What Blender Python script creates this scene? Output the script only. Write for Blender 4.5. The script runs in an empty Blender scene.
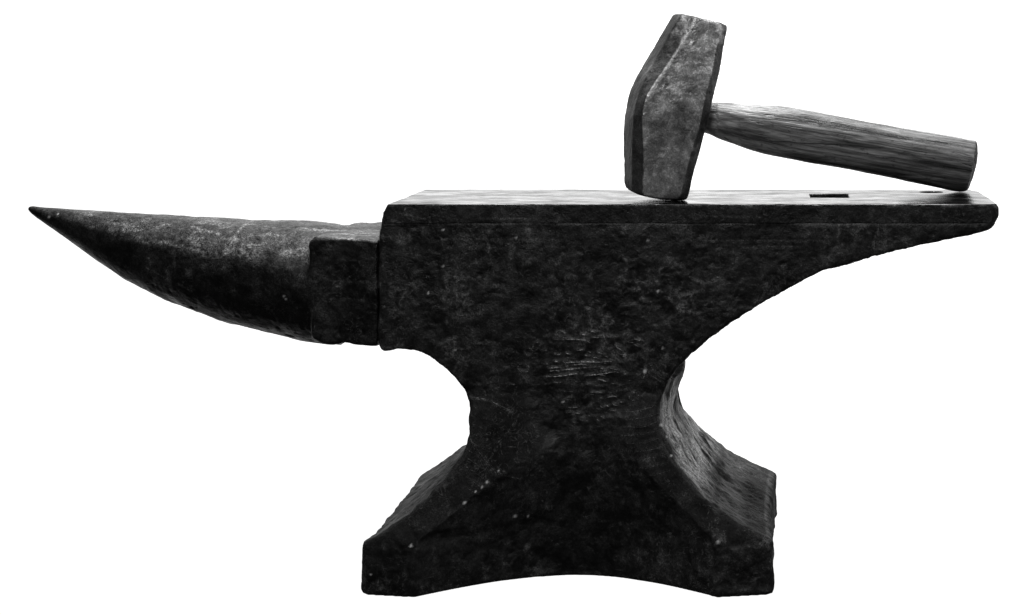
import bpy, bmesh, math, random
import numpy as np
from mathutils import Vector

sc = bpy.context.scene
COL = sc.collection
F, HX, HY, D0 = 1733.0, 790.0, 45.0, 1.31       # focal length in px, principal point, distance to the anvil's near side
XO, ZC = 0.1625, 0.4037                          # camera x and height

def P(px, py, Y=0.0):
    D = Y + D0
    return ((px-HX)*D/F + XO, Y, ZC - (py-HY)*D/F)
ZF = P(0, 204.2)[2]                                # height of the working face
W = 0.135                                        # width of the working face

# ------------------------------------------------------------------ noise
def _hash(ix, iy, iz, seed):
    h = (ix*374761393 + iy*668265263 + iz*2147483647 + seed*974634777) & 0xffffffff
    h = ((h ^ (h >> 13))*1274126177) & 0xffffffff
    h = ((h ^ (h >> 16))*2246822519) & 0xffffffff
    return ((h ^ (h >> 15)) & 0xffffff)/float(0xffffff)*2-1
def vnoise(p, seed=0):
    i = np.floor(p).astype(np.int64); f = p-i; f = f*f*f*(f*(f*6-15)+10)
    r = 0
    for a in (0, 1):
        wx = f[:, 0] if a else 1-f[:, 0]
        for b in (0, 1):
            wy = f[:, 1] if b else 1-f[:, 1]
            for c in (0, 1):
                wz = f[:, 2] if c else 1-f[:, 2]
                r = r + _hash(i[:, 0]+a, i[:, 1]+b, i[:, 2]+c, seed)*wx*wy*wz
    return r
def fbm(p, size, octv=3, seed=0):
    r, a = 0, 1.0
    for o in range(octv):
        r = r + a*vnoise(p/size*(2.03**o)+17.3*o, seed+o); a *= .5
    return r
def smooth(a, b, x):
    t = np.clip((x-a)/(b-a), 0, 1); return t*t*(3-2*t)

# ------------------------------------------------------------------ mesh tools
def mesh_obj(name, verts, faces, mats=(), parent=None):
    me = bpy.data.meshes.new(name); me.from_pydata([tuple(v) for v in verts], [], faces); me.validate()
    bm = bmesh.new(); bm.from_mesh(me); bmesh.ops.recalc_face_normals(bm, faces=bm.faces); bm.to_mesh(me); bm.free()
    o = bpy.data.objects.new(name, me); COL.objects.link(o)
    for m in mats: me.materials.append(m)
    if parent: o.parent = parent
    return o
def loft(rings):
    n = len(rings[0]); v = [p for r in rings for p in r]; f = []
    for i in range(len(rings)-1):
        for j in range(n):
            f.append((i*n+j, i*n+(j+1) % n, (i+1)*n+(j+1) % n, (i+1)*n+j))
    f.append(tuple(range(n))); f.append(tuple(range((len(rings)-1)*n, len(rings)*n)))
    return v, f
def join(*vf):
    V, Fc = [], []
    for v, f in vf:
        k = len(V); V += list(v); Fc += [tuple(i+k for i in q) for q in f]
    return V, Fc
def box(x0, x1, y0, y1, z0, z1):
    v = [(x, y, z) for x in (x0, x1) for y in (y0, y1) for z in (z0, z1)]
    return v, [(0, 1, 3, 2), (4, 6, 7, 5), (0, 4, 5, 1), (2, 3, 7, 6), (0, 2, 6, 4), (1, 5, 7, 3)]
def cyl(cx, cy, r, z0, z1, n=40):
    return loft([[(cx+r*math.cos(2*math.pi*i/n), cy+r*math.sin(2*math.pi*i/n), z) for i in range(n)] for z in (z0, z1)])
def bake(o, cutters=(), voxel=None, smooth_it=0):
    for c in cutters:
        m = o.modifiers.new('cut', 'BOOLEAN'); m.operation = 'DIFFERENCE'; m.object = c; m.solver = 'EXACT'
    if voxel:
        m = o.modifiers.new('remesh', 'REMESH'); m.mode = 'VOXEL'; m.voxel_size = voxel; m.adaptivity = 0
    if smooth_it:
        m = o.modifiers.new('smooth', 'SMOOTH'); m.iterations = smooth_it; m.factor = .5
    dg = bpy.context.evaluated_depsgraph_get(); dg.update()
    me = bpy.data.meshes.new_from_object(o.evaluated_get(dg), depsgraph=dg)
    old = o.data; o.modifiers.clear(); o.data = me; me.name = o.name
    bpy.data.meshes.remove(old)
    return o
def get(o):
    me = o.data; n = len(me.vertices)
    co = np.empty(n*3); me.vertices.foreach_get('co', co)
    no = np.empty(n*3); me.vertex_normals.foreach_get('vector', no)
    return co.reshape(-1, 3), no.reshape(-1, 3)
def put(o, co):
    o.data.vertices.foreach_set('co', co.ravel()); o.data.update()
def attr(o, name, val):
    a = o.data.attributes.new(name, 'FLOAT', 'POINT'); a.data.foreach_set('value', np.ascontiguousarray(val, dtype=np.float32))
def shade(o):
    o.data.polygons.foreach_set('use_smooth', [True]*len(o.data.polygons))
def interp(tab, x):
    xs = [t[0] for t in tab]; ys = [t[1] for t in tab]
    if xs[0] > xs[-1]: xs, ys = xs[::-1], ys[::-1]
    return float(np.interp(x, xs, ys))
def curve(pts, n=6):
    """Catmull-Rom through the points."""
    out = []; p = [pts[0]]+list(pts)+[pts[-1]]
    for i in range(1, len(p)-2):
        for k in range(n):
            t = k/n
            out.append(tuple(.5*((2*p[i][c])+(-p[i-1][c]+p[i+1][c])*t+(2*p[i-1][c]-5*p[i][c]+4*p[i+1][c]-p[i+2][c])*t*t
                             + (-p[i-1][c]+3*p[i][c]-3*p[i+1][c]+p[i+2][c])*t**3) for c in range(len(p[i]))))
    out.append(tuple(pts[-1])); return out

# ------------------------------------------------------------------ materials
class NT:
    def __init__(s, name):
        s.m = bpy.data.materials.new(name); s.m.use_nodes = True; s.t = s.m.node_tree; s.n = s.t.nodes
        s.b = s.n['Principled BSDF']; s.tc = s.n.new('ShaderNodeTexCoord')
    def lk(s, a, b): s.t.links.new(a, b)
    def val(s, x, sock):
        if isinstance(x, (int, float)): sock.default_value = x
        else: s.lk(x, sock)
    def mapping(s, scale=(1, 1, 1), rot=(0, 0, 0)):
        m = s.n.new('ShaderNodeMapping'); m.inputs['Scale'].default_value = scale; m.inputs['Rotation'].default_value = rot
        s.lk(s.tc.outputs['Object'], m.inputs[0]); return m.outputs[0]
    def noise(s, vec, scale, detail=5, rough=.6, dist=0, ridged=False):
        x = s.n.new('ShaderNodeTexNoise'); x.inputs['Scale'].default_value = scale; x.inputs['Detail'].default_value = detail
        x.inputs['Roughness'].default_value = rough; x.inputs['Distortion'].default_value = dist
        s.lk(vec, x.inputs['Vector']); return x.outputs['Fac']
    def math(s, op, a, b=0.0, clamp=False):
        x = s.n.new('ShaderNodeMath'); x.operation = op; x.use_clamp = clamp; s.val(a, x.inputs[0]); s.val(b, x.inputs[1]); return x.outputs[0]
    def remap(s, a, lo, hi, t0=0.0, t1=1.0):
        x = s.n.new('ShaderNodeMapRange'); x.interpolation_type = 'SMOOTHSTEP'
        for i, v in enumerate((a, lo, hi, t0, t1)): s.val(v, x.inputs[i])
        return x.outputs[0]
    def grey(s, v):
        c = s.n.new('ShaderNodeCombineColor')
        for i in range(3): s.lk(v, c.inputs[i])
        return c.outputs[0]
    def attr(s, name):
        x = s.n.new('ShaderNodeAttribute'); x.attribute_name = name; return x.outputs['Fac']
    def bump(s, h, dist, strength=1.0, prev=None):
        x = s.n.new('ShaderNodeBump'); x.inputs['Distance'].default_value = dist; x.inputs['Strength'].default_value = strength
        s.lk(h, x.inputs['Height'])
        if prev is not None: s.lk(prev, x.inputs['Normal'])
        return x.outputs[0]

def iron(name, base, vary, metal, rough, bump=.0006, seed=(0, 0, 0), wear_highlight=.12, spec=.5, cheek_mask=False, grain=1.0):
    """Dark forged iron: blotchy oxide, rubbed bright patches, fine pits and hairline scratches."""
    s = NT(name); v = s.mapping()
    big = s.noise(v, 22, 6, .62, .4); mid = s.noise(v, 95, 6, .7, .3); fine = s.noise(v, 420, 4, .7)
    col = s.remap(big, .36, .70, base*.35, base+vary)
    col = s.math('MULTIPLY', col, s.remap(mid, .34, .68, 1-.65*grain, 1+.75*grain))
    rub = s.math('MULTIPLY', s.remap(mid, .56, .70), s.remap(big, .48, .64))
    rub = s.math('MULTIPLY', rub, s.remap(fine, .42, .66))
    col = s.math('ADD', col, s.math('MULTIPLY', rub, wear_highlight))
    # hairline scratches, several directions
    for k, (rz, sc_) in enumerate((((.2, .3, .1), (9, 9, 420)), ((.1, -.7, .2), (12, 12, 520)), ((0, 1.25, 0), (14, 14, 480)))):
        n = s.noise(s.mapping(sc_, rz), 1.0, 2, .5)
        gate = s.remap(s.noise(v, 45+11*k, 2, .5), .56, .66)
        scr = s.math('MULTIPLY', s.remap(n, .715, .76), gate)
        col = s.math('ADD', col, s.math('MULTIPLY', scr, wear_highlight*.9))
    wr = s.math('MULTIPLY', s.attr('wear'), s.remap(s.noise(v, 300, 5, .8, .4), .40, .62, .12, 1.5))
    col = s.math('ADD', col, s.math('MULTIPLY', wr, .20))  # lightens both worn spots and painted highlights
    grit = s.noise(v, 900, 3, .75); grit2 = s.noise(v, 1700, 2, .6)
    col = s.math('MULTIPLY', col, s.remap(grit, .38, .66, 1-.65*grain, 1+.9*grain))
    for k, (sc_, wd) in enumerate(((70, .016), (150, .022))):
        vn = s.math('ABSOLUTE', s.math('SUBTRACT', s.noise(v, sc_, 3, .6, .8), .5))
        vein = s.math('MULTIPLY', s.remap(vn, 0, wd, 1, 0), s.remap(s.noise(v, 17+9*k, 3, .6, .5), .50, .62))
        col = s.math('ADD', col, s.math('MULTIPLY', s.math('MULTIPLY', vein, s.remap(fine, .38, .6)), wear_highlight*.75))
    if cheek_mask: col = s.math('MULTIPLY', col, s.remap(s.attr('ground'), 0, 1, .16, 1.0))  # cheeks kept lighter, chamfers and ends darker, by facing
    spark = s.math('MULTIPLY', s.remap(grit2, .66, .74), s.remap(mid, .50, .62))
    col = s.math('ADD', col, s.math('MULTIPLY', spark, wear_highlight*1.1))  # small glints painted into the base colour
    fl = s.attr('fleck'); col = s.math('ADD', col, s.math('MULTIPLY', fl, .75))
    s.lk(s.grey(col), s.b.inputs['Base Color'])
    s.lk(s.math('MULTIPLY', metal, s.math('SUBTRACT', 1.0, fl, True)), s.b.inputs['Metallic'])
    ra = s.attr('rough')
    s.lk(s.math('ADD', s.remap(mid, .3, .7, rough-.12, rough+.14), s.math('MULTIPLY', ra, .42), True), s.b.inputs['Roughness'])
    s.lk(s.math('MULTIPLY', spec, s.math('SUBTRACT', 1.0, s.math('MULTIPLY', ra, .55))), s.b.inputs['Specular IOR Level'])
    b = s.bump(big, bump*6); b = s.bump(mid, bump*2.0, 1, b); b = s.bump(fine, bump*.9, 1, b); b = s.bump(grit, bump*.4, 1, b)
    s.lk(b, s.b.inputs['Normal'])
    return s.m
M_body = iron('forged_iron', .009, .013, .08, .42, wear_highlight=.11, spec=.5, bump=.00045, grain=.85)
M_horn = iron('horn_iron', .008, .016, .15, .48, bump=.0004, wear_highlight=.09, spec=.35)
M_head = iron('hammer_steel', .66, .14, .7, .38, bump=.0003, wear_highlight=.35, cheek_mask=True, grain=.4)

def top_steel():
    s = NT('worn_face_steel'); v = s.mapping((14, 45, 14), (0, 0, .12))
    a = s.noise(v, 1.6, 5, .6, .5); f = s.noise(s.mapping(), 160, 5, .7)
    c = s.math('MULTIPLY', s.remap(a, .34, .6, .02, .14), s.remap(f, .3, .6, .55, 1.0))
    s.lk(s.grey(c), s.b.inputs['Base Color']); s.b.inputs['Metallic'].default_value = 1
    s.lk(s.remap(a, .3, .7, .22, .10), s.b.inputs['Roughness'])
    a2 = s.noise(s.mapping((18, 40, 18), (0, 0, -.2)), 1.7, 6, .7, .8)
    s.lk(s.grey(s.math('MULTIPLY', s.remap(a2, .38, .64, .42, .95), s.remap(f, .35, .6, .8, 1.0))), s.b.inputs['Specular Tint'])
    s.lk(s.bump(f, .00005, 1, s.bump(a, .0002)), s.b.inputs['Normal'])
    return s.m
M_top = top_steel()

def wood():
    s = NT('worn_hickory')
    r1 = s.n.new('ShaderNodeMapping'); r1.inputs['Rotation'].default_value = (0, 0, -math.radians(16)); s.lk(s.tc.outputs['Object'], r1.inputs[0])
    r2 = s.n.new('ShaderNodeMapping'); r2.inputs['Rotation'].default_value = (0, -math.radians(9.7), 0); s.lk(r1.outputs[0], r2.inputs[0])
    def mp(sc_):
        m = s.n.new('ShaderNodeMapping'); m.inputs['Scale'].default_value = sc_; s.lk(r2.outputs[0], m.inputs[0]); return m.outputs[0]
    g = s.noise(mp((7, 190, 190)), 1.0, 6, .68, .5)
    g2 = s.noise(mp((22, 800, 800)), 1.0, 3, .6, .3)
    blot = s.noise(mp((9, 55, 55)), 1.0, 4, .6, .6)
    sp = s.noise(mp((60, 90, 90)), 3.0, 3, .6)
    col = s.remap(g, .32, .68, .05, .36)
    col = s.math('MULTIPLY', col, s.remap(g2, .3, .62, .55, 1.1))
    col = s.math('MULTIPLY', col, s.remap(blot, .32, .62, .30, 1.15))
    col = s.math('MULTIPLY', col, s.remap(sp, .30, .40, .5, 1.0))
    crack = s.math('MULTIPLY', s.remap(s.noise(mp((8, 300, 300)), 1.0, 2, .5, .5), .30, .37, 1.0, 0.0),
                   s.remap(s.noise(mp((30, 60, 60)), 1.0, 2), .46, .56))
    col = s.math('MULTIPLY', col, s.remap(crack, 0, 1, 1.0, .12))
    col = s.math('MULTIPLY', col, s.remap(s.attr('crack'), 0, 1, 1.0, .08))
    s.lk(s.grey(col), s.b.inputs['Base Color'])
    s.lk(s.remap(blot, .3, .7, .30, .42), s.b.inputs['Roughness']); s.b.inputs['Specular IOR Level'].default_value = .7
    h = s.math('SUBTRACT', s.math('ADD', g, s.math('MULTIPLY', g2, .5)), crack)
    s.lk(s.bump(h, .0009), s.b.inputs['Normal'])
    return s.m
M_wood = wood()
def endgrain():
    s = NT('rough_end_grain'); f = s.noise(s.mapping((160, 260, 260)), 1, 5, .7)
    s.lk(s.grey(s.remap(f, .4, .68, .015, .22)), s.b.inputs['Base Color']); s.b.inputs['Roughness'].default_value = .8
    s.lk(s.bump(f, .003), s.b.inputs['Normal']); return s.m
M_end = endgrain()

# ------------------------------------------------------------------ anvil body
def zrow(py, Y): return P(0, py, Y)[2]
def yfront(z):                                   # how far the feet flare forward at the corners
    return interp([(0, -.045), (.035, -.045), (.046, -.0415), (.065, -.030), (.09, -.0165), (.115, -.006), (.14, 0), (.3, 0)], z)
# corner ridges in the photograph (px, py) with the depth they stand at, from foot to waist
LR = [(358, 598), (357.5, 572), (358, 547), (370, 540), (395, 522), (420, 501), (440, 482), (458, 459), (465, 445), (468, 430), (469, 415), (466, 398), (461, 386)]
RR = [(773, 598), (774, 572), (774, 546), (768, 541), (748, 531), (718, 511), (696, 487), (680, 467), (668, 449), (660, 430), (659, 415), (662, 395), (669, 379)]
def ridge(tab):
    out = []
    for px, py in tab:
        z = zrow(py, 0)
        for _ in range(12): z = zrow(py, yfront(z))
        out.append((z, P(px, py, yfront(z))[0]))
    out[0] = (0.0, out[0][1]); out.sort(); return out
LT, RT = ridge(LR), ridge(RR)
def inner(z, side):                              # ridge between the foot's own slope and the hollow between the feet
    x0 = P(415, 545, -.045)[0] if side < 0 else P(717, 545, -.045)[0]
    x1 = P(521, 466, 0)[0] if side < 0 else P(640, 466, 0)[0]
    t = min(max((z-.040)/(.092-.040), 0), 1); return x0+(x1-x0)*t
rings = []
NZ = 90; ztop = zrow(383, 0)
for i in range(NZ+1):
    z = ztop*i/NZ
    L, R, yf = interp(LT, z), interp(RT, z), yfront(z)
    IL, IR = max(inner(z, -1), L+.006), min(inner(z, 1), R-.006)
    ym = interp([(0, .006), (.04, .004), (.08, .001), (.1, 0), (.3, 0)], z)
    ym = max(ym, yf)
    c = .0045                                     # bevelled outer corner
    ring = []
    def front(sgn):
        tl = .0065*max(0, min(1, (.065-z)/.03))       # the foot's own front facet turns a little outward
        pts = [(L, c+tl), (L+c, tl)] + [(L+c+(IL-L-c)*k/4, tl*(1-k/4)) for k in range(1, 4)]
        res = [(x, yf+y) for x, y in pts]
        for k in range(25):
            t = k/24; s_ = math.sin(math.pi*t)**.98
            res.append((IL+(IR-IL)*t, yf+(ym-yf)*s_))
        res += [(R-c-(R-c-IR)*k/4, yf+tl*(1-k/4)) for k in range(3, 0, -1)] + [(R-c, yf+tl), (R, yf+c+tl)]
        return res
    fr = front(1)
    left_in = [(L+.004*math.sin(math.pi*k/7), yf+c+(W-2*(yf+c))*k/7) for k in range(1, 7)]
    rb = interp([(0, -.002), (.05, -.004), (.075, .002), (.10, .009), (.14, .010), (.3, .006)], z)
    right_in = [(R+rb*math.sin(math.pi*k/7)**.7, yf+c+(W-2*(yf+c))*k/7) for k in range(1, 7)]
    ring = [(x, y, z) for x, y in fr] + [(x, y, z) for x, y in right_in] + [(x, W-y, z) for x, y in reversed(fr)] + [(x, y, z) for x, y in reversed(left_in)]
    rings.append(ring)
base = loft(rings)
PL = zrow(221.5, 0)                               # underside of the steel face plate
out_left = [(381.3, 221.5), (379, 240), (378, 300), (378.5, 347.5), (396, 350), (412, 351.5), (425, 356), (440, 366), (452, 376), (460, 386), (466, 398), (469, 412), (469, 440)]
out_right = [(659, 440), (659, 415), (662, 395), (669, 379), (680, 366), (693, 353), (712, 337), (735, 320), (760, 305), (786, 291), (806, 280), (824, 271), (842, 266), (870, 258), (905, 249), (945, 240), (975, 234), (990, 229), (997.5, 221.5)]
prof = curve(out_left, 3) + curve(out_right, 3)
prof = [P(x, y, 0) for x, y in prof]
prism = loft([[(x, y, z) for x, _, z in prof] for y in (0.0002, W-.0002)])
v, f = prism; f = f[:-2]; n = len(prof)
me_v, me_f = join(base, (v, f+[tuple(range(n)), tuple(range(n, 2*n))]))

# ------------------------------------------------------------------ objects
anvil = bpy.data.objects.new('anvil', None); COL.objects.link(anvil)
anvil['label'] = 'heavy black forged iron anvil with a pointed horn on the left and flared feet'
anvil['category'] = 'anvil'
hammer = bpy.data.objects.new('hammer', None); COL.objects.link(hammer)
hammer['label'] = 'short hammer with grey steel head and worn wooden handle, resting on the anvil'
hammer['category'] = 'hammer'

# hardy hole and pritchel hole
hx0, hx1 = P(810, 0, .062)[0], P(849, 0, .062)[0]
hole_sq = mesh_obj('cut_square', *box(hx0, hx1, .056, .092, .1, .4))
pc = P(931, 0, .112)[0]
hole_rd = mesh_obj('cut_round', *cyl(pc, .108, .0095, .1, .4))

body = mesh_obj('body', me_v, me_f, [M_body], anvil)
# the end arch under the base
a0, a1 = P(420, 0, 0)[0], P(713, 0, 0)[0]
arc = [(a0+(a1-a0)*k/24, .0008*math.sin(math.pi*k/24)) for k in range(25)]
cut_arch = mesh_obj('cut_arch', *loft([[(x, y, z) for x, z in arc]+[(a1, y, -.02), (a0, y, -.02)] for y in (-.1, W+.1)]))
bake(body, voxel=.0012)
bake(body, (cut_arch, hole_sq, hole_rd), voxel=.00115, smooth_it=1)

# face plate with slightly tapering left end and blunt heel
fp = [(387.5, 204.2), (383, 213), (381, 223.2), (996, 223.2), (999.5, 216), (999.5, 208), (997, 204.2)]
zz = [P(x, y, 0) for x, y in fp]
def plate_ring(y, inset_r):
    xr = P(985, 0, 0)[0]
    return [(x-inset_r*(1 if x > xr else 0), y, z) for x, _, z in zz]
xs = [plate_ring(0, .004), plate_ring(.003, .0), plate_ring(.05, 0), plate_ring(W-.02, .0015), plate_ring(W-.004, .007), plate_ring(W, .013)]
plate = mesh_obj('face_plate', *loft(xs), [M_body, M_top], anvil)
bake(plate, (hole_sq, hole_rd), voxel=.001)
for o in (hole_sq, hole_rd, cut_arch):
    me = o.data; bpy.data.objects.remove(o); bpy.data.meshes.remove(me)

# horn
YH = W/2
top = [(28, 207.5), (31, 205.8), (45, 207.5), (80, 210), (130, 213.5), (190, 217), (250, 220.5), (300, 221.8), (316, 222.6), (330, 224.5), (345, 228)]
bot = [(28, 209.5), (31, 213), (37, 218), (60, 233), (100, 261), (130, 280), (150, 291), (175, 302), (200, 312), (235, 323), (270, 332), (310, 340.5), (330, 344), (345, 345)]
wid = [(28, .0015), (32, .004), (37, .0052), (60, .011), (100, .022), (150, .034), (200, .044), (260, .054), (310, .061), (345, .063)]
rings = []
for i in range(121):
    t = i/120; px = 28 + (345-28)*t**1.35
    zt, zb = P(0, interp(top, px), YH)[2], P(0, interp(bot, px), YH)[2]; x = P(px, 0, YH)[0]; w = interp(wid, px)
    k = .42; zc = zt-(zt-zb)*k; ring = []
    for j in range(64):
        a = 2*math.pi*j/64; ca, sa = math.cos(a), math.sin(a)
        e = 2/2.25 if sa > 0 else 2/2.05
        r = (abs(ca)**(2.3)+abs(sa)**(2.3))**(-1/2.3) if sa > 0 else (abs(ca)**1.9+abs(sa)**1.9)**(-1/1.9)
        ring.append((x, YH+w*ca*r, zc+(zt-zc if sa > 0 else zc-zb)*sa*r))
    rings.append(ring)
horn_vf = loft(rings)

# step between horn and face
st = [(309, 243), (314, 237), (345, 237.5), (378, 240), (377, 250), (377.8, 347.5), (362, 347.5), (345, 344), (330, 345), (318, 342), (310, 339)]
stv = [P(x, y, .004) for x, y in st]
sr = []
for k, y in enumerate((.004, .006, W-.012, W-.010)):
    g = .0015 if k in (0, 3) else 0
    sr.append([(x+(g if x < -.19 else 0), y, z-(g if z > .2 else -g)) for x, _, z in stv])
horn = mesh_obj('horn', *join(horn_vf, loft(sr)), [M_horn, M_body], anvil)
bake(horn, voxel=.0011, smooth_it=3)
co, _ = get(horn)
xj = P(312, 0, .02)[0]
wt = np.clip(np.exp(-((co[:, 0]-xj)/.010)**2)*1.4, 0, 1)*(.35+.65*smooth(.235, .215, co[:, 2]))
wt = np.maximum(wt, .12)
g = horn.vertex_groups.new(name='blend')
for k in range(10): 
    idx = np.where((wt > k/10) & (wt <= (k+1)/10))[0].tolist()
    if idx: g.add(idx, (k+.5)/10, 'REPLACE')
m = horn.modifiers.new('s', 'SMOOTH'); m.factor = .9; m.iterations = 22; m.vertex_group = 'blend'
dg = bpy.context.evaluated_depsgraph_get(); dg.update()
me = bpy.data.meshes.new_from_object(horn.evaluated_get(dg), depsgraph=dg); old = horn.data; horn.modifiers.clear(); horn.data = me; me.name = 'horn'
bpy.data.meshes.remove(old)

# ------------------------------------------------------------------ wear: dents, marks, scratches, painted highlights
def seg_field(co, segs, width):
    """Soft 0..1 ridge round line segments given in (x, z) on the near side."""
    res = np.zeros(len(co)); idx0 = np.where(co[:, 1] < .02)[0]; q = co[idx0][:, (0, 2)]
    for (x0, z0, x1, z1, a) in segs:
        m = (q[:, 0] > min(x0, x1)-.004) & (q[:, 0] < max(x0, x1)+.004) & (q[:, 1] > min(z0, z1)-.004) & (q[:, 1] < max(z0, z1)+.004)
        i = np.where(m)[0]
        if not len(i): continue
        p = q[i]; d = np.array([x1-x0, z1-z0]); L2 = d@d+1e-12
        t = np.clip(((p-np.array([x0, z0]))@d)/L2, 0, 1)
        dist = np.linalg.norm(p-(np.array([x0, z0])+t[:, None]*d), axis=1)
        res[idx0[i]] = np.maximum(res[idx0[i]], a*np.exp(-(dist/width)**2))
    return res
def S(x0, y0, x1, y1, a=1.0, Y=0):
    p, q = P(x0, y0, Y), P(x1, y1, Y); return (p[0], p[2], q[0], q[2], a)
rnd = random.Random(4)
marks = [S(545, 377, 577, 374), S(585, 376, 617, 371, 1.1), S(566, 363, 612, 361, .9), S(554, 339, 590, 340, .7), S(556, 371, 600, 366, .6)]
def circle(cx, cy, r, a=.7, rx=1.25):
    n = 10
    return [S(cx+r*rx*math.cos(2*math.pi*k/n), cy+r*math.sin(2*math.pi*k/n), cx+r*rx*math.cos(2*math.pi*(k+1)/n), cy+r*math.sin(2*math.pi*(k+1)/n), a*(.6+.5*((k*7) % 5)/4)) for k in range(n) if (k+int(cx)) % 5]
marks += circle(523.5, 368, 4.5) + circle(529, 352, 3.6) + circle(537, 346, 3.6) + circle(560, 334, 3, .6, 1.6) + circle(634, 396, 4, .5)
for row in range(19):
    y = 332+row*4.9; half = 50-row*1.6; cx = 582+row*.6; x = cx-half
    while x < cx+half:
        L = rnd.choice((3, 5, 5, 7, 10, 14)); g = rnd.choice((3, 4, 6, 9, 14))
        if rnd.random() < (.45 if row < 4 else .8):
            yy = y+rnd.uniform(-2, 2); marks.append(S(x, yy, x+L, yy+rnd.uniform(-.5, 1.8), rnd.uniform(.3, 1.0)))
        x += L+g
marks += [S(634, 339, 640, 340), S(634, 345, 640, 346), S(645, 370, 644, 378, 1.2), S(603, 335, 606, 341, .9), S(616, 346, 622, 351, .9)]
arcs = []
for k in range(3): arcs += [S(645+k*5, 367-k*2, 651+k*5, 376-k*2, .8), S(651+k*5, 376-k*2, 664+k*2, 383-k*3, .8)]
for k in range(9):                                # hammer-drawn ripples round both sides of the waist
    y = 405+k*7.5; arcs += [S(622+k, y+6, 640+k, y+5, .5), S(640+k, y+5, 656+k*2, y, .6)]
for k in range(11):
    y = 398+k*8; arcs.append(S(470, y, 485+k, y+2+k*1.2, .45))
for k in range(9):
    arcs.append(S(470+k*3, 432+k*4, 500+k*4-10, 470+k*1-4, .5))
scr = [S(470, 397, 490, 400, 1), S(490, 400, 512, 411, 1.1), S(482, 229, 490, 250, .7), S(486, 236, 494, 275, .5), S(690, 222, 691, 232, .6),
       S(878, 224, 878, 236, .8), S(592, 228, 640, 226, .5), S(440, 239, 560, 240, .5), S(690, 240, 830, 241, .45), S(740, 247, 800, 247, .4)]
for k in range(70):
    x, y = rnd.uniform(395, 800), rnd.uniform(232, 420); a = rnd.uniform(-.7, .5); L = rnd.uniform(4, 22)
    scr.append(S(x, y, x+L*math.cos(a), y+L*math.sin(a), rnd.uniform(.15, .5)))

def wearmap(co, no, amp=1.0):
    a = fbm(co, .045, 4, 5); b = fbm(co, .006, 3, 9)
    return amp*smooth(.15, .8, a)*smooth(0, .9, b)
def flecks(co, pts):
    r = np.zeros(len(co))
    for px, py, Y, rad in pts:
        p = np.array(P(px, py, Y)); p2 = p
        m = (np.abs(co[:, 0]-p[0]) < .01) & (co[:, 1] < YH)
        i = np.where(m)[0]
        # nearest point of the surface along the line of sight
        cam = np.array([XO, -D0, ZC]); d = p-cam; d /= np.linalg.norm(d)
        q = co[i]-cam; dist = np.linalg.norm(q-(q@d)[:, None]*d, axis=1)
        r[i] = np.maximum(r[i], np.clip(1.4-dist/(rad*.8), 0, 1))
    return r

co, no = get(body)
lump = fbm(co, .030, 2, 1)*.0007 + fbm(co, .010, 3, 2)*.00042
pit = -np.clip(fbm(co, .0045, 2, 3)-.55, 0, 1)*.0011
low = smooth(.20, .12, co[:, 2])                  # the flared base is rougher than the block above
stre = fbm(co*np.array([.35, 1, .22])[None]+fbm(co, .03, 2, 14)[:, None]*.003, .0042, 4, 4)*.00020   # drawn-out forging streaks on the end flares
side = smooth(.35, .75, np.abs(no[:, 0]))
disp = lump*(1+.9*low) + pit + stre*side*low*1.3
mk = seg_field(co, marks, .0010); ar = seg_field(co, arcs, .0016); sc_ = seg_field(co, scr, .0007)
patch = smooth(-.05, .55, fbm(co, .05, 3, 61))*(1-low); rid = 1-np.abs(fbm(co+fbm(co, .012, 2, 64)[:, None]*.002, .0085, 3, 62))*1.6; rid = np.clip(rid, 0, 1)**2
disp += patch*rid*.0006
disp += mk*.0009 + ar*.0004 - sc_*.0003
disp *= .12+.88*smooth(PL-.0002, PL-.005, co[:, 2])
xe = P(999, 0, 0)[0]
co[:, 0] -= np.interp(co[:, 1], [0, .003, .05, W-.02, W-.004, W], [.004, .0, .0, .0015, .007, .013])*smooth(xe-.03, xe-.003, co[:, 0])
botm = smooth(.0, .004, co[:, 2])
disp *= np.where(co[:, 2] < .004, botm, 1)
put(body, co+no*disp[:, None])
ridge_x = np.interp(co[:, 2], [z for z, x in RT], [x for z, x in RT])
lit_streak = 2.6*np.exp(-((co[:, 0]-ridge_x-.0045)/.0038)**2)*smooth(.055, .08, co[:, 2])*smooth(.155, .12, co[:, 2])*side*smooth(-1.0, .5, fbm(co*np.array([.5, 1, .3])[None], .006, 3, 65))*.8*(co[:, 0] > 0)  # bright highlight painted into the colour along the right waist ridge
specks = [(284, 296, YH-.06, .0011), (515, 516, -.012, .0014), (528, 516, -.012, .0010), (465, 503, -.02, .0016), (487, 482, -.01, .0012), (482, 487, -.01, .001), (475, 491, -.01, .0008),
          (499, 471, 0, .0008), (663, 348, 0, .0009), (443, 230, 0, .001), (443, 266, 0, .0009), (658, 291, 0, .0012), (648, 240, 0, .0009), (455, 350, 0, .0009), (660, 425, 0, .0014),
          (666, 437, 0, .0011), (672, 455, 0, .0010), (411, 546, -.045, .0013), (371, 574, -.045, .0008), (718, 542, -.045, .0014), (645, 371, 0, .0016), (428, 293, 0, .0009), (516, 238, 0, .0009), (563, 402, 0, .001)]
attr(body, 'rough', np.maximum(low*smooth(.08, .3, no[:, 2])*(1-side)*smooth(.22, .15, co[:, 2]), 1.15*side*low*(1-.8*np.clip(lit_streak*2, 0, 1))*(.75+.25*smooth(-.5, .5, fbm(co*np.array([1, 1, .3])[None], .008, 2, 66))))); attr(body, 'fleck', flecks(co, specks[1:])*.9)
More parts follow.
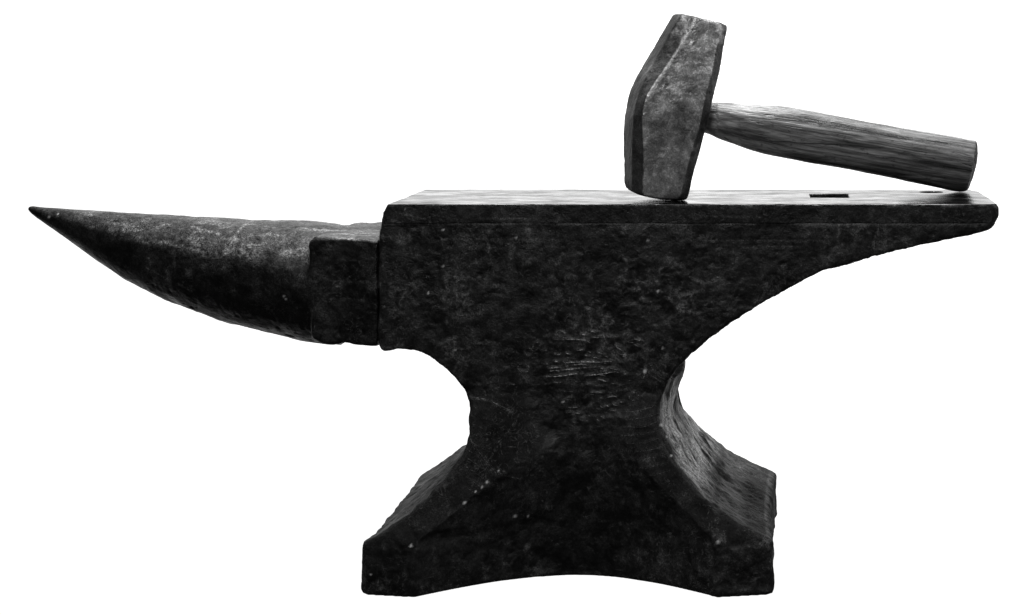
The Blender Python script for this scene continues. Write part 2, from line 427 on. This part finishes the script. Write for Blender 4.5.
attr(body, 'wear', np.clip(wearmap(co, no, .3)+patch*rid*smooth(-.2, .6, fbm(co, .012, 2, 63))*.55 + mk*.28 + ar*.10 + sc_*.45 + lit_streak+side*low*.12*smooth(.15, .9, fbm(co*np.array([1, 1, .2])[None], .004, 3, 6)), 0, 2.6))
shade(body)

co, no = get(plate)
tp = (no[:, 2] > .8) & (co[:, 2] > ZF-.003)
d = fbm(co, .020, 3, 11)*np.where(tp, .00008, .00022)
edge = np.exp(-((co[:, 2]-ZF)/.0016)**2)*np.exp(-((co[:, 1])/.0016)**2)
d -= edge*np.clip(fbm(co, .007, 3, 12)-.15, 0, 1)*.0006          # small chips along the front edge
put(plate, co+no*d[:, None])
me = plate.data; pn = np.empty(len(me.polygons)*3); me.polygons.foreach_get('normal', pn); pn = pn.reshape(-1, 3)
pz = np.empty(len(me.polygons)*3); me.polygons.foreach_get('center', pz); pz = pz.reshape(-1, 3)
me.polygons.foreach_set('material_index', ((pn[:, 2] > .6) & (pz[:, 2] > ZF-.003)).astype(np.int32))
sc2 = seg_field(co, [S(400, 213, 425, 219, .5), S(392, 220, 402, 224, .5), S(480, 218, 540, 219, .3), S(700, 216, 760, 217, .2)], .0007)
attr(plate, 'wear', np.clip(wearmap(co, no, .16)+sc2+edge*(.4+.9*smooth(.05, .12, co[:, 0]))*smooth(.0, .6, fbm(co, .01, 3, 13)), 0, 1)); attr(plate, 'fleck', flecks(co, [(405, 209, 0, .0008), (940, 224, 0, .0008)])*.4)
shade(plate)

co, no = get(horn)
xj = P(310, 0, .02)[0]; grow = smooth(-.40, -.33, co[:, 0])
d = (fbm(co, .028, 2, 21)*.0006 + fbm(co, .007, 3, 22)*.00030 - np.clip(fbm(co, .0045, 2, 23)-.5, 0, 1)*.0008)*(.35+.65*grow)
rip = np.sin(co[:, 0]/.0022+fbm(co, .02, 2, 24)*3)*.00008*smooth(.6, .95, no[:, 2])*smooth(-.27, -.2, co[:, 0])*0
put(horn, co+no*(d*(1+.5*smooth(xj, xj+.004, co[:, 0])))[:, None])
hs = seg_field(co, [], .001); 
segs = [S(187, 229, 218, 235, 1, .03), S(150, 240, 215, 252, .5, .03), S(238, 225, 232, 250, .8, .03), S(232, 250, 226, 256, .5, .03), S(205, 255, 222, 256, .6, .03), S(175, 285, 188, 293, .6, .02), S(140, 270, 165, 282, .4, .02)]
hs = np.zeros(len(co)); m = co[:, 1] < YH
cc = co.copy(); cc[:, 1] = 0
hs = seg_field(cc, segs, .0008)*m
blk = smooth(xj, xj+.004, co[:, 0]); up = smooth(.15, .55, no[:, 2])*(1+.2*blk)
attr(horn, 'wear', np.clip(hs*.8+wearmap(co, no, .35)+up*(.2+.8*smooth(-.50, -.36, co[:, 0]))*(.12+.55*smooth(-.1, .9, fbm(co*np.array([.45, 1, 1])[None], .007, 3, 25))), 0, 1))   # scratches and rub, plus top light painted onto upward faces
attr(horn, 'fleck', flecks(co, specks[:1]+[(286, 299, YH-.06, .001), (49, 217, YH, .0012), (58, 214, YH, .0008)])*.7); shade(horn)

from mathutils.bvhtree import BVHTree
def strokes(name, segs, w_, h_, mat, wear_highlight, parent):
    dg = bpy.context.evaluated_depsgraph_get(); dg.update()
    me = body.data; vv = [v.co.copy() for v in me.vertices]; tree = BVHTree.FromPolygons(vv, [tuple(p.vertices) for p in me.polygons])
    V, Fc, wa = [], [], []; rr = random.Random(9)
    for (x0, z0, x1, z1, a) in segs:
        L = math.hypot(x1-x0, z1-z0); n_ = max(3, int(L/.0011)); nx, nz = -(z1-z0)/L, (x1-x0)/L; k0 = len(V)
        ok = True; rows = []
        ph = rr.random()*6
        for k in range(n_+1):
            t = k/n_; wk = w_*a*(.35+.65*math.sin(math.pi*t)**.6)*(.75+.4*math.sin(ph+k*1.7))*.5; off = .0003*math.sin(ph+t*5)
            x, z = x0+(x1-x0)*t+nx*off, z0+(z1-z0)*t+nz*off
            hit = tree.ray_cast(Vector((x, -.3, z)), Vector((0, 1, 0)))[0]
            if hit is None: ok = False; break
            y = hit.y
            rows.append([(x-nx*wk, y+.0004, z-nz*wk), (x, y-h_*a, z), (x+nx*wk, y+.0004, z+nz*wk), (x, y+.0009, z)])
        if not ok: continue
        for rw in rows: V += rw; wa += [wear_highlight*a]*4
        for k in range(len(rows)-1):
            for j in range(4): Fc.append((k0+k*4+j, k0+k*4+(j+1) % 4, k0+k*4+4+(j+1) % 4, k0+k*4+4+j))
        Fc.append(tuple(k0+j for j in range(4))); Fc.append(tuple(k0+(len(rows)-1)*4+j for j in range(4)))
    o = mesh_obj(name, V, Fc, [mat], parent)
    attr(o, 'wear', np.resize(np.array(wa), len(o.data.vertices))); attr(o, 'fleck', np.zeros(len(o.data.vertices))); shade(o); return o
M_mark = iron('rubbed_mark', .26, .2, .3, .45, wear_highlight=.1)
strokes('surface_marks', marks+[(a, b, c, d, e*.45) for a, b, c, d, e in arcs+scr], .0015, .0004, M_mark, .75, body)

# ------------------------------------------------------------------ hammer
PSI = math.radians(16); H0 = np.array(P(684, 199, .046)); EX = np.array([math.cos(PSI), math.sin(PSI), 0]); EY = np.array([-math.sin(PSI), math.cos(PSI), 0])
CAM = np.array([XO, -D0, ZC])
def PH(px, py, d=0.0):
    ray = np.array([(px-HX)/F, 1, -(py-HY)/F]); t = ((H0+EY*d-CAM)@EY)/(ray@EY); return CAM+ray*t
A0, A1 = np.array([656., 195.]), np.array([700., 23.5]); U = (A1-A0); LN = np.linalg.norm(U); U /= LN; V = np.array([-U[1], U[0]])
# station along the head (px), left side, right side, left facet width, right facet width, half depth (m)
HT = [(0, -26.5, 23.5, 10, 10, 0.0198), (4, -29.8, 28.2, 11, 11, 0.0218), (25, -36.0, 27.5, 11, 11, 0.0235), (60, -44.5, 27.5, 9, 11, 0.025), (76, -46.3, 27.5, 7, 10, 0.0255), (92, -46.5, 27.0, 7, 10, 0.0255), (110, -43.5, 27.0, 10, 10, 0.0245), (130, -38.0, 27.0, 13, 10, 0.023), (155, -31.5, 25.5, 15, 9.5, 0.0215), (176, -25.5, 24.5, 15, 9, 0.02), (179.5, -22.0, 22.5, 13, 9, 0.0188)]
hr = []
for u_, vl, vr, cl, cr, hd in [tuple(r) for r in curve(HT, 5)]:
    pts = [(vl+1.2, -.60), (vl+cl, -1), (vl+cl+.33*(vr-cr-vl-cl), -1.03), (vl+cl+.66*(vr-cr-vl-cl), -1.03), (vr-cr, -1), (vr, -.66), (vr, .66), (vr-cr, 1), (vl+cl, 1), (vl, .66)]
    ring = []
    for v_, dd in pts:
        q = A0+U*(u_-(6*max(0, 1-u_/16)*min(1, max(0, (24-v_)/30))*(1-.45*smooth(-20, -30, v_))))+V*v_; c = PH(q[0], q[1]); ring.append(tuple(c+EY*dd*hd))
    hr.append(ring)
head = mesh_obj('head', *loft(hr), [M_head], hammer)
bake(head, voxel=.0007, smooth_it=26)
co, no = get(head)
put(head, co+no*(fbm(co, .016, 3, 41)*.00035+fbm(co, .004, 3, 42)*.00015-np.clip(fbm(co, .005, 2, 43)-.5, 0, 1)*.0006)[:, None])
uu = (co-np.array(PH(*A0)))@(np.array(PH(*A1))-np.array(PH(*A0))); uu /= np.linalg.norm(np.array(PH(*A1))-np.array(PH(*A0)))**2
attr(head, 'wear', np.clip(wearmap(co, no, .5)+2.4*np.exp(-((uu-.985)/.020)**2)*smooth(-.4, .5, fbm(co, .01, 2, 44)), 0, 2.4)); gr = np.abs(no@EY)+fbm(co, .012, 4, 45)*.11; attr(head, 'ground', smooth(.66, .97, gr)); attr(head, 'rough', .8*smooth(.9, .6, gr)); attr(head, 'fleck', np.zeros(len(co))); shade(head)  # rubbed patches, lighter band at the top end; mask follows the cheeks

hup = [(638, 89), (704, 102.5), (720, 104), (745, 105.5), (778, 106.5), (805, 110.5), (850, 119), (900, 127.5), (940, 134), (968, 138.5), (976.5, 139.6)]
hlo = [(636, 117), (702, 134), (720, 141), (745, 149.5), (768, 156.5), (800, 162), (850, 170.5), (900, 180), (940, 188), (958, 191), (968, 190.0)]
ru, rl = curve(hup, 5), curve(hlo, 5); rings = []
for k, (a, b) in enumerate(zip(ru, rl)):
    pa, pb = PH(*a), PH(*b); c = (pa+pb)/2; hh = (pa-pb)/2; t = k/(len(ru)-1)
    sq = 1.0
    if t > .95: sq = 1-.05*((t-.95)/.05)**2
    hd = np.linalg.norm(hh)*(.80 if t > .15 else .7)
    ring = []
    for j in range(56):
        an = 2*math.pi*j/56; ca, sa = math.cos(an), math.sin(an)
        r = (abs(ca)**2.2+abs(sa)**2.2)**(-1/2.2)
        sk = (.0075*max(0, (t-.80)/.20)**1.5)*(-ca)       # end sawn slightly towards the viewer
        sk2 = -.0045*max(0, (t-.86)/.14)*(abs(sa)**3)*(1 if sa > 0 else .3)
        ring.append(tuple(c+hh*sa*r*sq+EY*hd*(-ca)*-1*r*sq+EX*(ca*.008*max(0, (t-.8)/.2)**1.5+.0025*(1-sa*sa)*max(0, (t-.8)/.2)**3)))
    rings.append(ring)
handle = mesh_obj('handle', *loft(rings), [M_wood, M_end], hammer)
bake(handle, voxel=.0008, smooth_it=3)
co, no = get(handle)
put(handle, co+no*(fbm((co-H0)*np.array([.2, 1, 1])[None], .006, 3, 51)*.00028+fbm(co, .03, 2, 52)*.0002)[:, None])
co, no = get(handle)
def hseg(x0, y0, x1, y1, a):
    p, q = PH(x0, y0), PH(x1, y1); return (p[0], p[2], q[0], q[2], a)
cs = [hseg(770, 141, 800, 142.5, .8), hseg(800, 142.5, 835, 144, 1), hseg(835, 144, 880, 147, .9), hseg(880, 147, 935, 152, .5), hseg(752, 118, 770, 120, .7), hseg(775, 119.5, 812, 122, .8), hseg(812, 122, 860, 130, .6),
      hseg(860, 130, 905, 138, .7), hseg(818, 122, 819.5, 126, 1), hseg(708, 113, 730, 115, .6), hseg(890, 160, 930, 167, .7), hseg(720, 120, 745, 121, .5), hseg(900, 133, 950, 143, .5)]
cc = co.copy(); cc[:, 1] = 0; wob = fbm(co, .008, 2, 53)*.0004; cc[:, 2] += wob
attr(handle, 'crack', seg_field(cc, cs, .0006)); shade(handle)
me = handle.data; me.polygons.foreach_get; pn = np.empty(len(me.polygons)*3); me.polygons.foreach_get('normal', pn); pn = pn.reshape(-1, 3)
pz = np.empty(len(me.polygons)*3); me.polygons.foreach_get('center', pz); pz = pz.reshape(-1, 3)
me.polygons.foreach_set('material_index', ((pn@EX > .75) & (pz[:, 0] > PH(950, 150)[0])).astype(np.int32))
# settle the hammer: head edge and handle end both touch the face
co, _ = get(head); dz = ZF+.0001-co[:, 2].min(); co[:, 2] += dz; put(head, co)
co, _ = get(handle); co[:, 2] += dz
ax = (co-H0)@EX; tt = np.clip(ax/ax.max(), 0, 1)
lowz = co[(tt > .8)][:, 2].min(); print('settle', dz, ZF-lowz)
co[:, 2] += tt*(ZF+.0001-lowz)
put(handle, co)

# ------------------------------------------------------------------ backdrop: added white wall that glows to fill the blank background
back = mesh_obj('backdrop', *box(-2.4, 2.4, 1.3, 1.31, -1.0, 1.2))
back['kind'] = 'structure'; back['label'] = 'plain white glowing backdrop'
s = NT('white_light_table'); s.b.inputs['Base Color'].default_value = (.8, .8, .8, 1); s.b.inputs['Roughness'].default_value = .9
s.b.inputs['Specular IOR Level'].default_value = 0
s.b.inputs['Emission Color'].default_value = (1, 1, 1, 1); s.b.inputs['Emission Strength'].default_value = 1.0
back.data.materials.append(s.m); shade(back)

# ------------------------------------------------------------------ lights, world, camera
def area(name, loc, target, sx, sy, power):
    l = bpy.data.lights.new(name, 'AREA'); l.shape = 'RECTANGLE'; l.size = sx; l.size_y = sy; l.energy = power
    o = bpy.data.objects.new(name, l); COL.objects.link(o); o.location = loc
    o.rotation_euler = (Vector(target)-Vector(loc)).to_track_quat('-Z', 'Y').to_euler(); return o
area('softbox_overhead', (.1, .26, 1.3), (.05, .06, .2), .8, .35, 27)
area('softbox_right', (1.3, -.1, .9), (.1, .0, .15), .5, .5, 2.5)
area('softbox_front', (-.1, -1.15, 1.35), (.05, 0, .2), .4, .4, 9)

w = bpy.data.worlds.new('World'); sc.world = w; w.use_nodes = True
w.node_tree.nodes['Background'].inputs['Color'].default_value = (1, 1, 1, 1)
w.node_tree.nodes['Background'].inputs['Strength'].default_value = .03

cam = bpy.data.cameras.new('camera'); co_ = bpy.data.objects.new('camera', cam); COL.objects.link(co_)
co_.location = (XO, -D0, ZC); co_.rotation_euler = (math.radians(90), 0, 0)
cam.sensor_width = 36; cam.lens = F/1024*36; cam.shift_x = (512-HX)/1024; cam.shift_y = (HY-307.5)/1024
cam.clip_start = .05; cam.clip_end = 50
sc.camera = co_
sc.view_settings.view_transform = 'Standard'; sc.view_settings.look = 'None'; sc.view_settings.exposure = 0; sc.view_settings.gamma = 1
